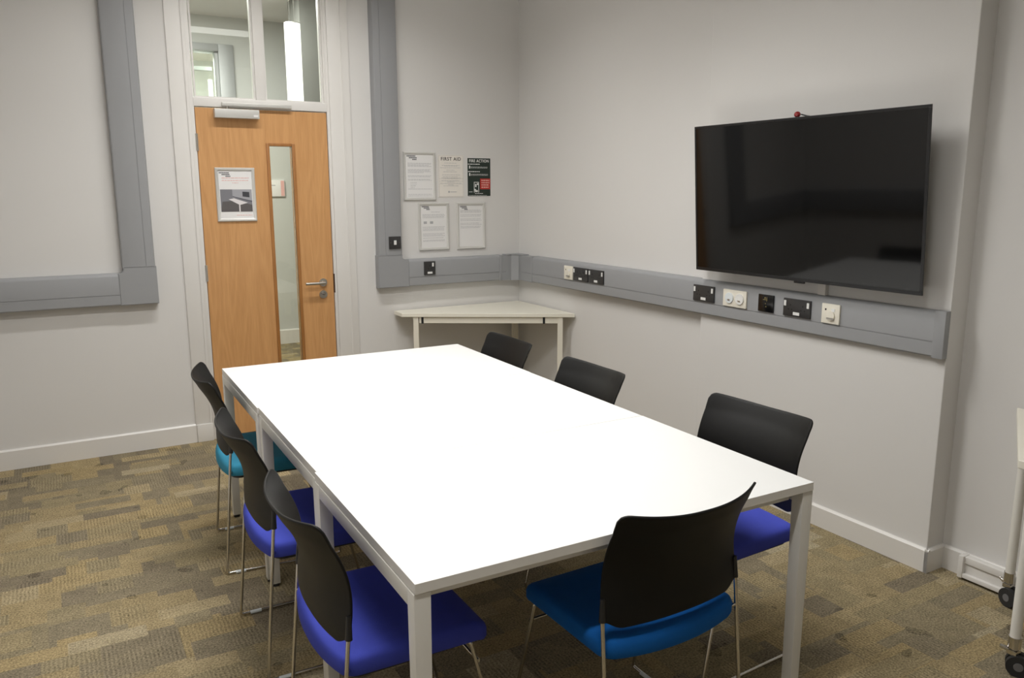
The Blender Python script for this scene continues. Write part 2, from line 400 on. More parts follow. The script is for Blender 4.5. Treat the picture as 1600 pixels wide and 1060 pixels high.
# first aid
t = thing('first_aid_notice', 'unframed white first aid notice with thin border, heading FIRST AID', 'notice')
x0, x1, z0, z1 = -.652, -.455, 1.505, 1.794
part('sheet', M_PAPERC, t, (x0, x1, -.002, 0, z0, z1))
bm = new(); e = .004
for q in ((x0+e, x1-e, z1-e-.0014, z1-e), (x0+e, x1-e, z0+e, z0+e+.0014), (x0+e, x0+e+.0014, z0+e, z1-e), (x1-e-.0014, x1-e, z0+e, z1-e)): box(bm, q[0], q[1], -.0025, -.002, q[2], q[3])
obj('border', bm, M_INK, t)
text_obj('heading', 'FIRST AID', .032, mat('brown_print', (.10, .09, .085), .8), t, ((x0+x1)/2, -.0022, z1-.037), (1, 0, 0), bold=.0006, wx=.98)
bm = new()
for i, (z, w) in enumerate(((.056, .10), (.072, .14), (.077, .1), (.088, .17), (.104, .07), (.116, .12), (.137, .14), (.150, .13), (.158, .15), (.163, .12), (.176, .15), (.186, .06), (.194, .17), (.205, .05), (.213, .12))):
    lines(bm, (x0+x1)/2-w/2, (x0+x1)/2+w/2, [z1-z], -.0025, seed=20+i)
box(bm, x0+.075, x0+.086, -.0025, -.002, z0+.030, z0+.042); box(bm, x0+.09, x0+.14, -.0025, -.002, z0+.034, z0+.038)
for z in (.196, .176, .158): box(bm, x0+.006, x1-.006, -.0025, -.002, z1-z-.004, z1-z-.003)
obj('printed_text', bm, M_INK, t)
# fire action
t = thing('fire_action_notice', 'dark green fire action notice with red block', 'notice')
x0, x1, z0, z1 = -.426, -.238, 1.509, 1.778
part('sheet', M_WHITEP, t, (x0, x1, -.002, 0, z0, z1))
part('printed_panel', M_GREENK, t, (x0+.002, x1-.002, -.0024, -.002, z0+.002, z1-.002))
text_obj('heading', 'FIRE ACTION', .028, M_WHITEP, t, ((x0+x1)/2, -.0026, z1-.030), (1, 0, 0), bold=.0005, wx=.84)
bm = new()
lines(bm, x0+.006, x0+.10, [z1-.046], -.0029, h=.005, seed=31); lines(bm, x0+.006, x0+.10, [z1-.098], -.0029, h=.005, seed=32)
for z in (.074, .125):
    box(bm, x0+.015, x0+.023, -.0029, -.0024, z1-z, z1-z+.020)
    lines(bm, x0+.028, x1-.02, [z1-z+.010, z1-z+.003], -.0029, seed=int(z*1000))
for (u, v, w, h_) in ((.052, .046, .004, .075), (.088, .046, .004, .075), (.052, .117, .04, .004), (.060, .05, .022, .014), (.062, .085, .01, .022), (.076, .10, .014, .012), (.056, .06, .012, .012), (.012, .05, .028, .003)):
    box(bm, x0+u, x0+u+w, -.0029, -.0024, z0+v-.02, z0+v+h_-.02)
lines(bm, x0+.06, x1-.06, [z0+.018], -.0029, h=.004, seed=35); lines(bm, x0+.01, x1-.02, [z0+.006], -.0029, h=.0015, seed=36)
obj('white_print', bm, M_WHITEP, t)
part('red_block', M_REDP, t, (x0+.102, x1-.004, -.0029, -.0024, z0+.050, z0+.125))
bm = new()
for k in range(4): lines(bm, x0+.112, x1-.012, [z0+.060+k*.016], -.0033, h=.008, seed=40+k)
obj('red_block_print', bm, mat('pale_red_print', (.75, .4, .35), .7), t)

# notice on the door
x0, x1, z0, z1 = -2.134, -1.899, 1.366, 1.692
yd = .004
t, (a, b, c, d, yy) = framed('door_notice_frame', 'silver framed notice with a room photograph fixed to the oak door', x0, x1, z0, z1, yd, group='framed notice on the door')
del t['group']
logo(t, a-.004, d-.008, 1.1, yy)
bm = new(); lines(bm, a+.01, b-.006, [d-.044, d-.059], yy, h=.004, seed=51); lines(bm, a+.07, b-.07, [d-.073], yy, h=.003, seed=52); lines(bm, a+.085, b+.004, [c+.017], yy, h=.003, seed=53)
obj('pink_text', bm, M_INKP, t)
def q(u, v): return (a-.004+u*(b-a+.008), c+.040+v*.135)
def poly(name, pts, m, dy):
    bm = new(); prism(bm, [q(u, v) for u, v in pts], 1, yy-dy, yy-dy-.0003); return obj(name, bm, m, pic)
pic = part('photo_print', mat('photo_grey', (.20, .20, .22), .5), t, (a-.004, b+.004, yy-.0002, yy+.0003, c+.040, c+.175))
poly('photo_wall', [(.38, .62), (1, .50), (1, 1), (.38, 1)], mat('photo_wall', (.36, .36, .39), .5), .0003)
poly('photo_floor', [(0, 0), (1, 0), (1, .3), (.5, .5), (.05, .45)], mat('photo_floor', (.11, .10, .10), .5), .0003)
poly('photo_screen', [(.70, .68), (.92, .64), (.92, .88), (.70, .90)], mat('photo_black', (.05, .05, .06), .5), .0007)
poly('photo_table', [(.25, .56), (.42, .60), (.86, .40), (.60, .30)], mat('photo_white', (.75, .72, .72), .5), .0007)
poly('photo_leg', [(.57, 0), (.61, 0), (.61, .32), (.57, .32)], bpy.data.materials['photo_white'], .0007)
poly('photo_shelf', [(.38, .66), (1, .44), (1, .48), (.38, .70)], mat('photo_mid', (.10, .10, .12), .5), .0005)

# ------------------------------------------------------------------ grey dado trunking
TZ0, TZ1, TD, GZ = .9006, 1.085, .0605, .961
TC = .0130   # chamfer
def trunk_profile(flip=False):
    # (depth, height) profile of horizontal trunking: flat back, rounded shoulders, groove
    h0, h1 = TZ0, TZ1
    return [(0, h0+.004), (.012, h0), (TD-TC*.4, h0), (TD, h0+TC*.5), (TD, GZ-.0016), (TD-.0025, GZ-.0016), (TD-.0025, GZ+.0016), (TD, GZ+.0016),
            (TD, h1-.019), (TD-.004, h1-.010), (TD-.012, h1-.002), (TD-.018, h1), (0, h1)]
tr = thing('dado_trunking', 'grey cable trunking rising beside the notices and running under the television', 'trunking')
prof = trunk_profile()
# back wall piece (extrude along x): depth -> -y
bm = new(); prism(bm, [(-u, v) for u, v in prof], 0, -.912, -.190)
obj('trunking_length', bm, M_GREY, tr, smooth=True)
# right wall piece (extrude along y): depth -> -x
bm = new(); prism(bm, [(-u, v) for u, v in prof], 1, -3.318, -.275)
obj('trunking_length', bm, M_GREY, tr, smooth=True)
# internal corner cover with 45 degree face
def corner_ring(z0, z1, o, bm):
    pts = [(-.190, 0), (-.190, -TD-o), (-.128-o, -TD-o), (-TD-o, -.128-o), (-TD-o, -.275), (0, -.275), (0, 0)]
    prism(bm, pts, 2, z0, z1)
bm = new(); pts = [(-.192, 0), (-.192, -TD-.001), (-.100, -TD-.001), (-TD-.001, -.100), (-TD-.001, -.277), (0, -.277), (0, 0)]
prism(bm, pts, 2, TZ0-.001, TZ1-.004); obj('corner_piece', bm, M_GREY, tr)
bm = new(); prism(bm, [(-.145, 0), (-.145, -TD-.004), (-.104, -TD-.004), (-TD-.004, -.104), (-TD-.004, -.145), (0, -.145), (0, 0)], 2, TZ1-.005, TZ1+.003)
prism(bm, [(-.116, -TD-.004), (-.104, -TD-.004), (-TD-.004, -.104), (-TD-.004, -.116), (-.05, -.05)], 2, TZ0-.003, TZ1)
obj('corner_cover', bm, M_GREY, tr)
part('joint_clip', M_GREY, tr, (-TD-.004, 0, -.292, -.272, TZ0-.002, TZ1+.001), bev=.001)
part('joint_clip', M_GREY, tr, (-.200, -.182, -TD-.003, 0, TZ0-.002, TZ1+.001), bev=.001)
# lower groove line on corner piece
part('corner_groove', M_GREYD, tr, (-TD-.0015, -TD-.0005, -.271, -.146, GZ-.001, GZ+.001))
part('corner_groove', M_GREYD, tr, (-.181, -.147, -TD-.0015, -TD-.0005, GZ-.001, GZ+.001))
# end cap
part('end_cap', M_GREY, tr, (-TD-.002, RB, -3.358, -3.312, TZ0-.003, TZ1+.002), bev=.003)
# flat elbow (L) with radiused inner corner
def elbow(x0, x1, xin, sgn, parent):
    """corner block: x0..x1 in x, z TZ0..1.118; inner corner radius towards sgn side"""
    bm = new(); zt = 1.119; r = .022
    arc = [(xin+sgn*(r-r*math.cos(t)), (TZ1+r)-r*math.sin(t)) for t in [PI/2*k/6 for k in range(7)]]
    outer = x0 if sgn > 0 else x1; far = x1 if sgn > 0 else x0
    pts = [(outer, TZ0-.002), (far, TZ0-.002), (far, TZ1)]+arc[::-1]+[(xin, zt), (outer, zt)]
    prism(bm, pts, 1, 0, -TD-.0015)
    bmesh.ops.bevel(bm, geom=[e for e in bm.edges if abs(e.verts[0].co.y-e.verts[1].co.y) < 1e-6 and e.verts[0].co.y < -.03], offset=.004, segments=2, affect='EDGES')
    obj('elbow_cover', bm, M_GREY, parent, smooth=True)
elbow(-1.134, -.912, -.958, 1, tr)
# vertical right-hand length: outer shoulder on left
def vertical(x_out, x_in, sgn, zt, parent):
    w = abs(x_in-x_out); g = .050
    pr_ = [(0, 0), (0, TD-TC), (TC*.5, TD-.001), (TC, TD), (g-.0016, TD), (g-.0016, TD-.0025), (g+.0016, TD-.0025), (g+.0016, TD), (w-TC, TD), (w-TC*.3, TD-TC*.4), (w, TD-TC*1.2), (w, 0)]
    bm = new(); prism(bm, [(x_out+sgn*u, -v) for u, v in pr_], 2, 1.119, zt); obj('trunking_riser', bm, M_GREY, parent, smooth=True)
vertical(-1.128, -.956, 1, CH, tr)
tl = thing('dado_trunking', 'grey L-shaped cable trunking on the wall left of the door', 'trunking')
bm = new(); prism(bm, [(-u, v) for u, v in prof], 0, XL, -2.713); obj('trunking_length', bm, M_GREY, tl, smooth=True)
bm = new(); prism(bm, [(XL+u, v) for u, v in prof], 1, -TD, -5.2); obj('trunking_length', bm, M_GREY, tl, smooth=True)
elbow(-2.713, -2.508, -2.684, -1, tl)
vertical(-2.512, -2.688, -1, CH, tl)

# ------------------------------------------------------------------ accessories on the trunking (face plates)
class Wall:
    """local frame on a trunking face: u = along reading direction, v = up, w = out of the face"""
    def __init__(s, kind): s.k = kind
    def b(s, bm, u0, u1, v0, v1, w0, w1, bev=0):
        f = TD
        if s.k == 'back': box(bm, u0, u1, -f-w1, -f-w0, v0, v1, bev=bev)
        else: box(bm, -f-w1, -f-w0, -u1, -u0, v0, v1, bev=bev)   # u = -y
    def c(s, bm, u, v, r, w0, w1, n=20):
        f = TD
        if s.k == 'back': cyl(bm, (u, -f-w0, v), (u, -f-w1, v), r, n=n)
        else: cyl(bm, (-f-w0, -u, v), (-f-w1, -u, v), r, n=n)
WB, WR = Wall('back'), Wall('right')
def plate(name, label, cat, W, u0, u1, v0, v1, m, group=None):
    t = thing(name, label, cat, group=group); bm = new(); W.b(bm, u0, u1, v0, v1, 0, .009, bev=.0025)
    obj('face_plate', bm, m, t, smooth=True); return t
def pbox(name, m, t, W, *bs, bev=0):
    bm = new()
    for q_ in bs: W.b(bm, *q_, bev=bev)
    return obj(name, bm, m, t)
def double_socket(W, u0, u1, v0, v1, label, single=False):
    t = plate('power_socket', label, 'power socket', W, u0, u1, v0, v1, M_PLATEB, None)
    cu = (u0+u1)/2; w = u1-u0
    sw = [(u1-.020)] if single else [u0+.012, u1-.012]
    for s in sw: pbox('rocker_switch', M_ROCK, t, W, (s-.0065, s+.0065, v1-.036, v1-.010, .009, .0125), bev=.0015)
    pbox('rating_label', M_ROCK, t, W, (cu-.018, cu+.018, v0+.008, v0+.022, .009, .0098))
    cs = [cu] if single else [cu-.036 if w > .13 else cu-.028, cu+.036 if w > .13 else cu+.028]
    for c_ in cs:
        pbox('socket_holes', M_HOLE, t, W, (c_-.002, c_+.002, v1-.034, v1-.026, .0088, .0094), (c_-.013, c_-.007, v1-.052, v1-.048, .0088, .0094), (c_+.007, c_+.013, v1-.052, v1-.048, .0088, .0094))
    return t
double_socket(WB, -.803, -.718, .972, 1.066, 'single black power socket on the short trunking below the notices', single=True)
t = plate('light_switch', 'black square switch plate with one white rocker on the upright trunking', 'switch', WB, -1.056, -.970, 1.162, 1.246, M_PLATEB)
pbox('rocker_switch', M_ROCK, t, WB, (-1.022, -1.004, 1.190, 1.220, .009, .013), bev=.0015)
pbox('fixing_screw', M_CHROME, t, WB, (-1.046, -1.042, 1.202, 1.206, .009, .0096))
pbox('fixing_screw', M_CHROME, t, WB, (-.984, -.980, 1.202, 1.206, .009, .0096))
double_socket(WR, .822, .985, .968, 1.055, 'black double power socket next to the ivory plate near the corner')
double_socket(WR, .995, 1.153, .968, 1.055, 'black double power socket, second of the touching pair near the corner')
double_socket(WR, 1.962, 2.116, .970, 1.055, 'black double power socket under the left edge of the television')
double_socket(WR, 2.573, 2.728, .970, 1.053, 'black double power socket between black panel and ivory spur plate')
def spur(u0, u1, v0, v1, label):
    t = plate('spur_plate', label, 'switch plate', WR, u0, u1, v0, v1, M_IVORY)
    c_ = (u0+u1)/2
    pbox('indicator', M_HOLE, t, WR, (u0+.018, u0+.025, v1-.030, v1-.022, .009, .0096))
    bm = new(); WR.c(bm, c_+.004, v0+.036, .021, .009, .016); o = obj('key_switch', bm, M_IVORY, t, smooth=True)
    pbox('key_slot', M_STEEL, o, WR, (c_-.014, c_+.022, v0+.020, v0+.028, .009, .017))
    pbox('rocker_switch', M_ROCK, t, WR, (c_+.005, c_+.022, v1-.034, v1-.020, .009, .011))
spur(.713, .814, .966, 1.056, 'small ivory spur plate on trunking nearest the room corner')
spur(2.790, 2.884, .966, 1.054, 'ivory spur plate on trunking, nearest its right-hand end')
t = plate('data_outlet', 'wide ivory data outlet with two round clear covers', 'data outlet', WR, 2.182, 2.340, .968, 1.054, M_IVORY)
for c_ in (2.228, 2.298):
    bm = new(); WR.c(bm, c_, 1.012, .027, .009, .015, n=28); o = obj('round_cover', bm, M_LENS if c_ < 2.25 else M_ROCK, t, smooth=True)
    pbox('port', M_STEEL, o, WR, (c_-.008, c_+.008, .998, 1.006, .015, .0165))
t = plate('control_panel', 'small glossy black touch panel between ivory outlet and black socket', 'control panel', WR, 2.418, 2.512, .970, 1.054, M_PLATEB2)
pbox('gold_marks', M_YEL, t, WR, (2.448, 2.476, 1.028, 1.031, .009, .0094), (2.458, 2.464, 1.034, 1.042, .009, .0094), (2.470, 2.473, 1.022, 1.042, .009, .0094), (2.462, 2.466, 1.008, 1.013, .009, .0094), (2.466, 2.471, .994, .999, .009, .0094))

# ------------------------------------------------------------------ television
TVW, TVH = 1.2383, .7166
tv = thing('television', 'large black wall-mounted flat television above the trunking', 'television', (-.158, -2.6745, 1.5033))
tv.rotation_euler = (0, -.070, .011)     # top leans into the room
w2, h2 = TVW/2, TVH/2
part('rear_housing', M_BLACK, tv, (.003, .012, -w2+.004, w2-.004, -h2+.004, h2-.004), (.012, .058, -.42, .42, -.30, .12), bev=.003)
bm = new(); bz = .011
for q_ in ((-w2, w2, h2-bz, h2), (-w2, w2, -h2, -h2+bz+.004), (-w2, -w2+bz, -h2+bz, h2-bz), (w2-bz, w2, -h2+bz, h2-bz)): box(bm, -.002, .006, q_[0], q_[1], q_[2], q_[3], bev=.001)
obj('bezel', bm, M_BEZEL, tv)
part('screen', M_SCREEN, tv, (-.0002, .004, -w2+bz, w2-bz, -h2+bz+.004, h2-bz))
part('sensor_tab', M_BEZEL, tv, (-.001, .008, -.062, -.005, -h2-.009, -h2+.001), bev=.002)
bm = new(); box(bm, .056, .092, -.25, .25, -.18, .18); o = obj('wall_bracket', bm, M_BLACK, tv)
# webcam on top: red ball

wc = thing('webcam', 'small shiny red webcam ball perched on the television top edge', 'webcam', (-.168, -2.672, 1.861))
bm = new(); ball(bm, (0, 0, .012), .0135, (1, 1.1, .95)); obj('camera_ball', bm, M_RED, wc, smooth=True)
bm = new(); tube(bm, [(.01, -.012, .012), (.02, -.035, .004), (.028, -.06, -.001)], .003, n=8); obj('cable', bm, M_BLACK, wc, smooth=True)
# cable trunk below tv
o = part('cable_conduit', M_TRIM, None, (RB-.022, RB, -2.788, -2.748, TZ1+.001, 1.30)); tag(o, 'short white cable conduit between television and trunking', 'conduit')

# ------------------------------------------------------------------ meeting tables
def meeting_table(label, xoff, yc, wid, dep):
    # origin = far-left corner of the tables' block; table frame rotated by TA
    TA = -.0162
    px = -2.39+xoff*math.cos(TA)-yc*math.sin(TA)*-1*-1; py = -1.3061
    t = thing('meeting_table', label, 'table', (0, 0, 0), TA, 'white meeting tables pushed together')
    c_, s_ = math.cos(TA), math.sin(TA)
    t.location = (-2.39+xoff*c_+yc*s_, -1.3061+xoff*s_-yc*c_, 0)
    bm = new(); box(bm, 0, wid, -dep, 0, .7065, .7315, bev=.0012)
    for f in bm.faces:
        f.material_index = 0 if f.normal.z > .5 and f.calc_center_median().z > .7 else 1
    obj('tabletop', bm, [M_LAM, M_EDGE], t)
    L, o = .040, -.002
    # perimeter rails
    bm = new(); box(bm, o, o+.028, -dep+.003+L, -.003-L, .664, .7045, bev=.003); box(bm, wid-.028-o, wid-o, -dep+.003+L, -.003-L, .664, .7045, bev=.003)
    box(bm, L, wid-L, -dep+.05, -dep+.075, .668, .7045, bev=.002); box(bm, L, wid-L, -.075, -.05, .668, .7045, bev=.002)
    obj('rail', bm, M_STEELW, t, smooth=True)
    for (lx, ly) in ((o, -.003-L), (wid-L-o, -.003-L), (o, -dep+.003), (wid-L-o, -dep+.003)):
        bm = new(); box(bm, lx, lx+L, ly, ly+L, .012, .7045, bev=.002)
        cx = lx+L/2; cy = ly+L/2
        for v in bm.verts:
            k = .84+.16*min(1, max(0, v.co.z)/.66)
            v.co.x = cx+(v.co.x-cx)*k; v.co.y = cy+(v.co.y-cy)*k
        lg = obj('leg', bm, M_STEELW, t, smooth=True)
        bm = new(); cyl(bm, (cx, cy, 0), (cx, cy, .013), .015); obj('foot', bm, M_FOOT, lg, smooth=True)
    return t
meeting_table('white rectangular meeting table farthest away, nearest the oak door', 0, 0, 1.222, .788)
meeting_table('white rectangular meeting table in the middle of the joined row of three', .006, .790, 1.214, .811)
meeting_table('white rectangular meeting table closest to the viewer, with the azure-seated chair at its end', 0, 1.603, 1.222, .782)

# ------------------------------------------------------------------ chairs
def make_chair(label, fab, group):
    t = thing('stacking_chair', label, 'chair', group=group)
    # seat cushion
    def outline(ins):
        pts = []; w, yf, yr = .224-ins, .196-ins, -.190+ins
        r = max(.012, .032-ins*.2)
        def arc(cx, cy, a0):
            for k in range(7):
                a = a0+PI/2*k/6; pts.append((cx+r*math.cos(a), cy+r*math.sin(a)))
        arc(w-r, yf-r, 0); arc(-w+r, yf-r, PI/2); arc(-w+r, yr+r, PI)
        for k in range(1, 12):       # bowed rear edge
            pts.append((-w+r+(2*w-2*r)*k/12, yr))
        arc(w-r, yr+r, -PI/2)
        out = []
        for x, y in pts:
            if y < 0: y -= .034*(1-(x/w)**2)*min(1, -y/.15)
            if y < 0: x *= 1+.01*min(1, -y/.15)
            out.append((x, y))
        return out
    def zoff(x, y):
        return -.010*math.exp(-((y+.02)/.12)**2)*(1-(x/.25)**2)-.020*max(0, (y-.12)/.08)**2+.006*(abs(x)/.22)**3
    bm = new(); rings = []
    for ins, z in ((.016, .405), (.004, .409), (0, .420), (0, .442), (.003, .451), (.010, .457), (.022, .460), (.06, .461), (.10, .461)):
        rings.append([bm.verts.new((x, y, z+zoff(x, y))) for x, y in outline(ins)])
    for a_, b_ in zip(rings, rings[1:]):
        n = len(a_)
        for k in range(n): bm.faces.new((a_[k], a_[(k+1) % n], b_[(k+1) % n], b_[k]))
    bm.faces.new(rings[0][::-1]); bm.faces.new(rings[-1]); bmesh.ops.recalc_face_normals(bm, faces=bm.faces)
    obj('seat', bm, fab, t, smooth=True)
    bm = new(); prism(bm, outline(.020), 2, .399, .409); obj('seat_pan', bm, M_BLACK, t)
    # backrest shell
    NU, NV = 44, 30; bm = new(); G = []
    def halfw(z): s = (z-.49)/.315; return .234-.016*math.sin(PI*min(1, max(0, s)))*.5-.008*s
    for j in range(NV+1):
        row = []
        for i in range(NU+1):
            u = math.sin((i/NU-.5)*PI)        # denser towards the edges
            u = u*.5+(i/NU*2-1)*.5
            hw = halfw(.49+.315*j/NV)
            xx = abs(u)*hw
            r = .024; dt = 0
            if xx > hw-r: q_ = (xx-(hw-r))/r; dt = r-r*math.sqrt(max(0, 1-q_*q_))
            zt = .815-dt-.017*(1-u*u)
            e = min(1, max(0, (abs(u)-.74)/.26)); e = e*e*(3-2*e)
            zb = .492+.024*e
            z = zb+(zt-zb)*j/NV; hw = halfw(z)
            s = (z-.53)/.28
            ye = -.178+.012*math.sin(PI*min(1, max(0, s*1.25)))-.058*max(0, s)**2.6
            sag = .033+.034*max(0, s)
            row.append(bm.verts.new((u*hw, ye-sag*(1-abs(u)**2.3), z)))
        G.append(row)
    for j in range(NV):
        for i in range(NU): bm.faces.new((G[j][i], G[j][i+1], G[j+1][i+1], G[j+1][i]))
    bmesh.ops.recalc_face_normals(bm, faces=bm.faces)
    bk = obj('backrest', bm, M_BLACKP, t, smooth=True)
    sm = bk.modifiers.new('thickness', 'SOLIDIFY'); sm.thickness = .007; sm.offset = 0
    bv = bk.modifiers.new('edge', 'BEVEL'); bv.width = .0025; bv.segments = 2; bv.limit_method = 'ANGLE'; bv.angle_limit = math.radians(50)
    for s in (-1, 1):
        bm = new(); cyl(bm, (s*.2255, -.181, .516), (s*.2235, -.178, .575), .009, .006); obj('back_socket', bm, M_BLACK, bk, smooth=True)
    R = .0055; f0 = R+.003
    for s in (-1, 1):
        bm = new(); tube(bm, [(s*.225, -.178, .55), (s*.226, -.184, .50), (s*.233, -.226, .030), (s*.233, -.226+.0, .030)][:3], R, n=12)
        obj('rear_leg', bm, M_CHROME, t, smooth=True)
        bm = new(); tube(bm, [(s*.233, -.226, .032), (s*.2335, -.229, f0), (s*.2335, .238, f0), (s*.233, .236, .034)], R, r=.022, n=12)
        ru = obj('floor_runner', bm, M_CHROME, t, smooth=True)
        for yy_ in (-.195, .16):
            bm = new(); cyl(bm, (s*.2335, yy_, f0-.0012), (s*.2335, yy_+.04, f0-.0012), .0068); obj('glide', bm, M_LENS, ru, smooth=True)
        bm = new(); tube(bm, [(s*.233, .236, .030), (s*.214, .140, .410), (s*.185, .105, .411), (s*.185, -.12, .411)], R, r=.012, n=12)
        obj('front_leg', bm, M_CHROME, t, smooth=True)
        bm = new(); tube(bm, [(s*.185, -.11, .411), (s*.195, -.165, .418), (s*.228, -.190, .440)], R, r=.02, n=12)
        obj('seat_arm', bm, M_CHROME, t, smooth=True)
    bm = new(); tube(bm, [(-.2185, .162, .350), (.2185, .162, .350)], .005, n=10); obj('crossbar', bm, M_CHROME, t, smooth=True)
    return t
def dup(root, loc, rz, label, group=None, fab=None):
    r = root.copy(); C.objects.link(r); r.location = loc; r.rotation_euler = (0, 0, rz); r['label'] = label
    if group: r['group'] = group
    for ch in list(root.children):
        c2 = ch.copy(); C.objects.link(c2); c2.parent = r
        if fab and ch.name.split('.')[0] == 'seat':
            c2.data = ch.data.copy(); c2.data.materials[0] = fab
        for g in list(ch.children):
            d2 = g.copy(); C.objects.link(d2); d2.parent = c2
    return r
GL, GR = 'chairs along the left side of the tables', 'chairs along the television side of the tables'
ch = make_chair('black-backed chrome chair with teal blue seat, left side, nearest the door', M_TEAL, GL)
ch.location = (-2.282, -1.725, 0); ch.rotation_euler = (0, 0, -PI/2-.09)
dup(ch, (-2.325, -2.535, 0), -PI/2-.02, 'black-backed chrome chair with royal blue seat, middle of the three on the left side', GL, M_BLUE)
dup(ch, (-2.328, -3.255, 0), -PI/2-.01, 'black-backed chrome chair with royal blue seat, left side, nearest the viewer', GL, M_BLUE)
dup(ch, (-1.292, -1.690, 0), PI/2-.015, 'black curved chair back by the corner desk, farthest of the three on television side', GR, M_BLUE)
dup(ch, (-1.300, -2.430, 0), PI/2+.0, 'black curved chair back, middle of the three on the television side', GR, M_BLUE)
dup(ch, (-1.182, -3.265, 0), PI/2+.045, 'black-backed chair with royal blue seat under the television side, beside the right table leg', GR, M_BLUE)
dup(ch, (-1.728, -3.530, 0), 0.015, 'black-backed chair with azure seat at the near end of the tables, back to viewer', 'chair at the near end', M_AZURE)
ec = [o for o in C.objects if o.get('group') == 'chair at the near end'][0]; del ec['group']

# ------------------------------------------------------------------ corner desk (quadrant front)
cd = thing('corner_desk', 'small cream triangular desk fitted into the room corner', 'desk')
# plan: right angle in corner, straight front edge
A = (-1.005, -.018); B = (-.018, -.760)
pts = [(-.018, -.018), (-1.000, -.018), (-1.012, -.130), (-.990, -.152), (-.035, -.800), (-.018, -.780)]

FL, FRt = (-1.016, -.161), (-.018, -.772)
pts = [(-.018, -.018), (-1.016, -.018), FL, FRt]
bm = new(); prism(bm, pts, 2, .707, .732)
bmesh.ops.bevel(bm, geom=[e for e in bm.edges], offset=.0015, segments=1, affect='EDGES'); obj('desktop', bm, M_CREAM, cd)
d_ = Vector((FRt[0]-FL[0], FRt[1]-FL[1])); Ld = d_.length; d_.normalize(); nn = Vector((-d_.y, d_.x))   # nn points to corner side
if nn.x < 0 and nn.y < 0: nn = -nn
def onl(s, off): p = Vector(FL)+d_*s+nn*off; return (p.x, p.y)
ang = math.atan2(d_.y, d_.x)
def obox(bm, s0, s1, o0, o1, z0, z1):
    ps = [onl(s0, o0), onl(s1, o0), onl(s1, o1), onl(s0, o1)]; prism(bm, ps, 2, z0, z1)
sA, sB = .075, Ld-.115
bm = new(); obox(bm, sA+.04, sB-.0, .012, .040, .664, .706); obj('front_rail', bm, M_CREAMF, cd)
for s in (sA+.055, sB-.10):
    bm = new(); obox(bm, s, s+.015, .0085, .042, .661, .7055); obj('rail_clip', bm, M_BLACK, cd)
for (s0, o0) in ((sA, .008), (sB, .008)):
    bm = new(); obox(bm, s0, s0+.035, o0, o0+.035, .008, .706); lg = obj('leg', bm, M_CREAMF, cd)
    p = onl(s0+.0175, o0+.0175); bm = new(); cyl(bm, (*p, 0), (*p, .010), .016); obj('foot', bm, M_FOOT, lg, smooth=True)
part('leg', M_CREAMF, cd, (-.105, -.070, -.105, -.070, .008, .706))
part('side_rail', M_CREAMF, cd, (-.90, -.105, -.100, -.075, .672, .706), (-.100, -.075, -.62, -.105, .672, .706))

# ------------------------------------------------------------------ mobile trapezoid table at the right
mt = thing('mobile_table', 'cream castor table at the right edge, against the recessed wall', 'table')
TP = [(.045, -3.600), (-.560, -3.925), (-.560, -4.60), (.045, -4.95)]
bm = new(); prism(bm, TP, 2, .722, .748); bmesh.ops.bevel(bm, geom=list(bm.edges), offset=.002, segments=1, affect='EDGES'); obj('tabletop', bm, M_CREAM, mt)
bm = new(); prism(bm, [(.01, -3.66), (-.46, -3.915), (-.45, -3.94), (.02, -3.685)], 2, .690, .722); prism(bm, [(-.46, -3.93), (-.46, -4.58), (-.43, -4.58), (-.43, -3.93)], 2, .690, .722)
obj('rail', bm, M_CREAMF, mt)
def caster_leg(x, y, face):
    bm = new(); cyl(bm, (x, y, .125), (x, y, .722), .0165, n=24); lg = obj('leg', bm, M_STEELW, mt, smooth=True)
    bm = new(); cyl(bm, (x, y, .092), (x, y, .130), .0195, n=24); cyl(bm, (x, y, .080), (x, y, .094), .012, n=16); obj('collar', bm, M_CHROME, lg, smooth=True)
    dx, dy = face; bm = new()
    for s in (-.013, .013):
        ox, oy = -dy*s, dx*s
        cyl(bm, (x+dx*.016+ox*1.7, y+dy*.016+oy*1.7, .036), (x+dx*.016+ox*.45, y+dy*.016+oy*.45, .036), .036, n=28)
    w = obj('caster_wheel', bm, M_FOOT, lg, smooth=True)
    bm = new(); cyl(bm, (x+dx*.016-dy*.024, y+dy*.016+dx*.024, .036), (x+dx*.016+dy*.024, y+dy*.016-dx*.024, .036), .014, n=24)
    obj('hub', bm, M_HUB, w, smooth=True)
    bm = new(); box(bm, x-.016, x+.016, y-.016, y+.016, .068, .086, bev=.004); cyl(bm, (x, y, .078), (x-dx*.04, y-dy*.04, .088), .010, .006); obj('brake_lever', bm, M_CHROME, lg, smooth=True)
caster_leg(-.448, -3.925, (.5, -.86)); caster_leg(-.010, -3.672, (-.3, -.95)); caster_leg(-.435, -4.56, (0, 1)); caster_leg(.0, -4.80, (0, 1))

# low outlet box on the recessed wall
ob = thing('floor_outlet_box', 'low white plastic outlet box on the skirting behind the castor', 'outlet box')
part('box_body', M_TRIM, ob, (D3-.047, D3-.015, -3.80, -3.462, .072, .100), (D3-.040, D3-.015, -3.80, -3.462, .028, .072), (D3-.055, D3-.015, -3.80, -3.462, .012, .030), bev=.003)
part('end_cover', M_TRIM, ob, (D3-.058, D3-.015, -3.478, -3.458, .010, .103), bev=.003)

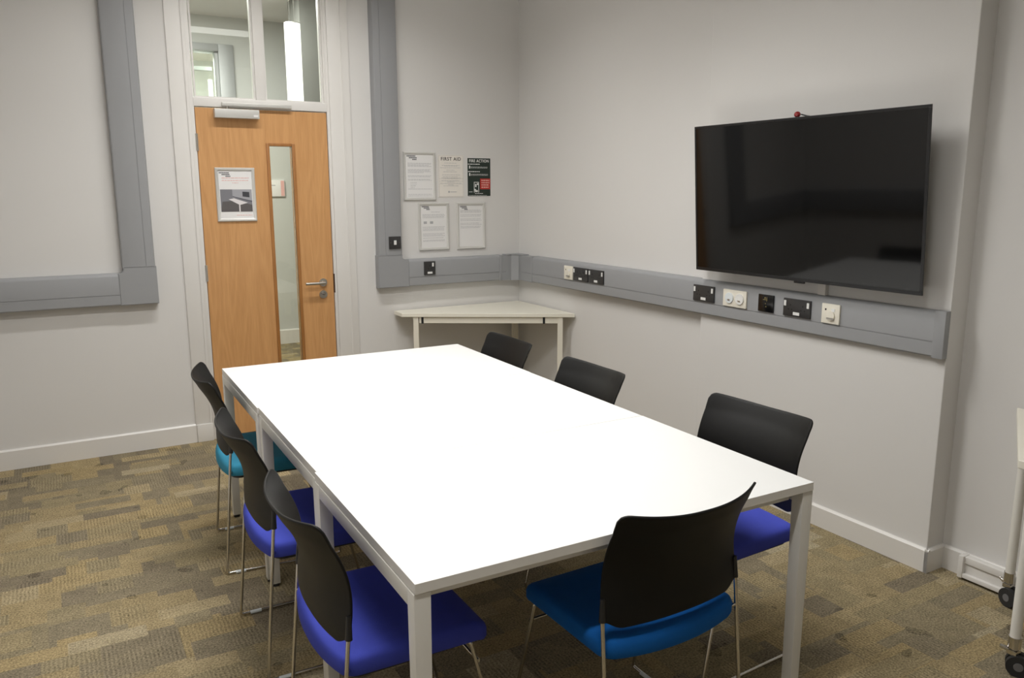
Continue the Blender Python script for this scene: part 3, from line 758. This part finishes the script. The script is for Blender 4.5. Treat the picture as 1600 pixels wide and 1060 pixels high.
# ------------------------------------------------------------------ corridor beyond the door
CY, CZ = 3.0, 3.03
bm = new(); box(bm, -1.38, 1.2, CY, CY+.15, 0, CZ+.12); box(bm, -4.2, -2.9, CY, CY+.15, 0, CZ+.12); box(bm, -2.9, -1.38, CY, CY+.15, 2.90, CZ+.12)
struct('wall_corridor', bm, M_CORR, 'pale wall across the corridor seen through the door glass', 'wall')
bm = new(); box(bm, -4.4, -4.2, .2, 5.8, 0, CZ+.12); box(bm, 1.2, 1.4, .2, 5.8, 0, CZ+.12); box(bm, -4.4, 1.4, 5.8, 6.0, 0, CZ+.12)
struct('wall_corridor_ends', bm, M_CORR, 'pale walls closing the corridor beyond the glass', 'wall')
bm = new(); box(bm, -4.4, 1.4, .2, 7.2, -.1, 0)
struct('floor_corridor', bm, M_CARPET, 'carpet of the corridor seen low through the vision panel', 'floor')
bm = new(); box(bm, -4.4, 1.4, .2, 7.2, CZ+.12, CZ+.22); 
struct('ceiling_corridor', bm, M_CEIL, 'corridor ceiling seen through the transom window', 'ceiling')
bm = new(); skirt(bm, (-1.28, CY), (1.2, CY), (0, -1), .147)
struct('baseboard_corridor', bm, M_TRIM, 'white skirting board across the corridor', 'skirting board')
bm = new(); box(bm, -1.075, -.30, 1.75, 2.1, 0, CZ+.12)
struct('wall_pier', bm, M_CORRD, 'shadow-toned pier behind the right transom pane', 'wall')
# aluminium-framed opening
fr = thing('corridor_door_frame', 'brushed metal door frame seen through the left transom pane', 'door frame')
part('jamb', M_ALU, fr, (-1.51, -1.375, CY-.03, CY+.17, 0, 2.90), bev=.004); part('jamb', M_ALU, fr, (-2.96, -2.82, CY-.03, CY+.17, 0, 2.90), bev=.004)
part('head', M_ALU, fr, (-2.82, -1.51, CY-.03, CY+.17, 2.835, 2.90), bev=.004)
part('glass_pane', M_GLASS, fr, (-2.82, -1.51, CY+.06, CY+.068, 0, 2.835)); part('crossbar', M_ALU, fr, (-2.82, -1.52, CY+.3, CY+.36, 2.70, 2.735))
part('stile', M_ALU, fr, (-1.535, -1.51, CY+.02, CY+.12, 0, 2.835))
# pendant tube lamp
def pendant(x, y, z0, z1, r, label, m=M_LIGHT):
    t = thing('pendant_light', label, 'lamp')
    bm = new(); cyl(bm, (x, y, z0), (x, y, z1), r, n=40); obj('tube_shade', bm, m, t, smooth=True)
    bm = new(); cyl(bm, (x, y, z1), (x, y, z1+.006), r*.98, n=40); obj('top_cap', bm, M_TRIM, t)
    for s in (-.3, .3):
        bm = new(); cyl(bm, (x+r*s, y, z1), (x+r*s, y, CZ+.12), .0009, n=6); obj('suspension_wire', bm, M_STEEL, t)
    return t
pendant(-1.209, 1.5, 2.10, 2.857, .063, 'glowing white tubular pendant lamp behind the right transom pane')
pendant(-1.262, 4.9, 2.2, 2.812, .026, 'small distant tubular lamp seen through the left transom pane')
# door plate sign across the corridor
sg = thing('corridor_sign', 'small white wall sign with pink strip behind the vision panel', 'sign')
part('sign_plate', M_PAPER, sg, (-1.10, -.958, CY-.018, CY, 1.495, 1.655), bev=.002)
part('pink_strip', M_INKP, sg, (-.997, -.963, CY-.0192, CY-.018, 1.50, 1.65)); part('dark_text', M_INK, sg, (-1.09, -1.05, CY-.0192, CY-.018, 1.60, 1.608))

# ------------------------------------------------------------------ lighting
def area(name, loc, sx, sy, power, col=(1, .988, .965), rot=(0, 0, 0), spread=180):
    l = bpy.data.lights.new(name, 'AREA'); l.shape = 'RECTANGLE'; l.size = sx; l.size_y = sy; l.energy = power; l.color = col; l.spread = math.radians(spread)
    o = bpy.data.objects.new(name, l); C.objects.link(o); o.location = loc; o.rotation_euler = rot; return o
for i, (x, y, z, p) in enumerate(((-1.85, -1.10, 3.10, .60), (-2.0, -2.55, 2.93, .85), (-2.45, -4.15, 2.93, .38))):
    t = thing('ceiling_light', 'slim suspended linear lamp overhead, out of view', 'lamp', (x, y, z), group='suspended linear lamps')
    part('diffuser', M_LIGHTR, t, (-.76, .76, -.05, .05, 0, .035), bev=.004)
    part('housing', M_TRIM, t, (-.765, .765, -.055, .055, .0355, .085), bev=.003)
    for s in (-.5, .5):
        bm = new(); cyl(bm, (s, 0, .085), (s, 0, CH-z), .003, n=8); obj('suspension_rod', bm, M_STEEL, t)
    area('linear_lamp', (x, y, z-.005), 1.5, .09, 39.5*p, spread=144)
area('corridor_fill', (-2.3, 1.5, CZ+.10), 1.8, .4, 110, (1, .99, .97)); area('corridor_fill', (-2.0, 3.55, CZ+.10), 2.5, .5, 260, (1, 1, .98))  # unseen area lights added to brighten the corridor and the room behind

w = bpy.data.worlds.new('World'); scene.world = w; w.use_nodes = True
w.node_tree.nodes['Background'].inputs[0].default_value = (.5, .5, .5, 1); w.node_tree.nodes['Background'].inputs[1].default_value = .05

# ------------------------------------------------------------------ camera
cam = bpy.data.cameras.new('Camera'); co = bpy.data.objects.new('Camera', cam); C.objects.link(co); scene.camera = co
cam.sensor_fit = 'HORIZONTAL'; cam.sensor_width = 36; cam.lens = 1240.3/1600*36; cam.clip_start = .02
r_ = Vector((0.86613892, -0.49979689, -0.0025381)); u_ = Vector((0.09450163, 0.15877879, 0.98278112)); f_ = Vector((0.49078795, 0.85146483, -0.18475611))
mm = Matrix(((r_.x, u_.x, -f_.x, -3.027), (r_.y, u_.y, -f_.y, -5.144), (r_.z, u_.z, -f_.z, 1.554), (0, 0, 0, 1)))
co.matrix_world = mm
cam.dof.use_dof = False

vs = scene.view_settings; vs.view_transform = 'Standard'; vs.look = 'None'; vs.gamma = 1; vs.exposure = 0.0; vs.use_curve_mapping = False
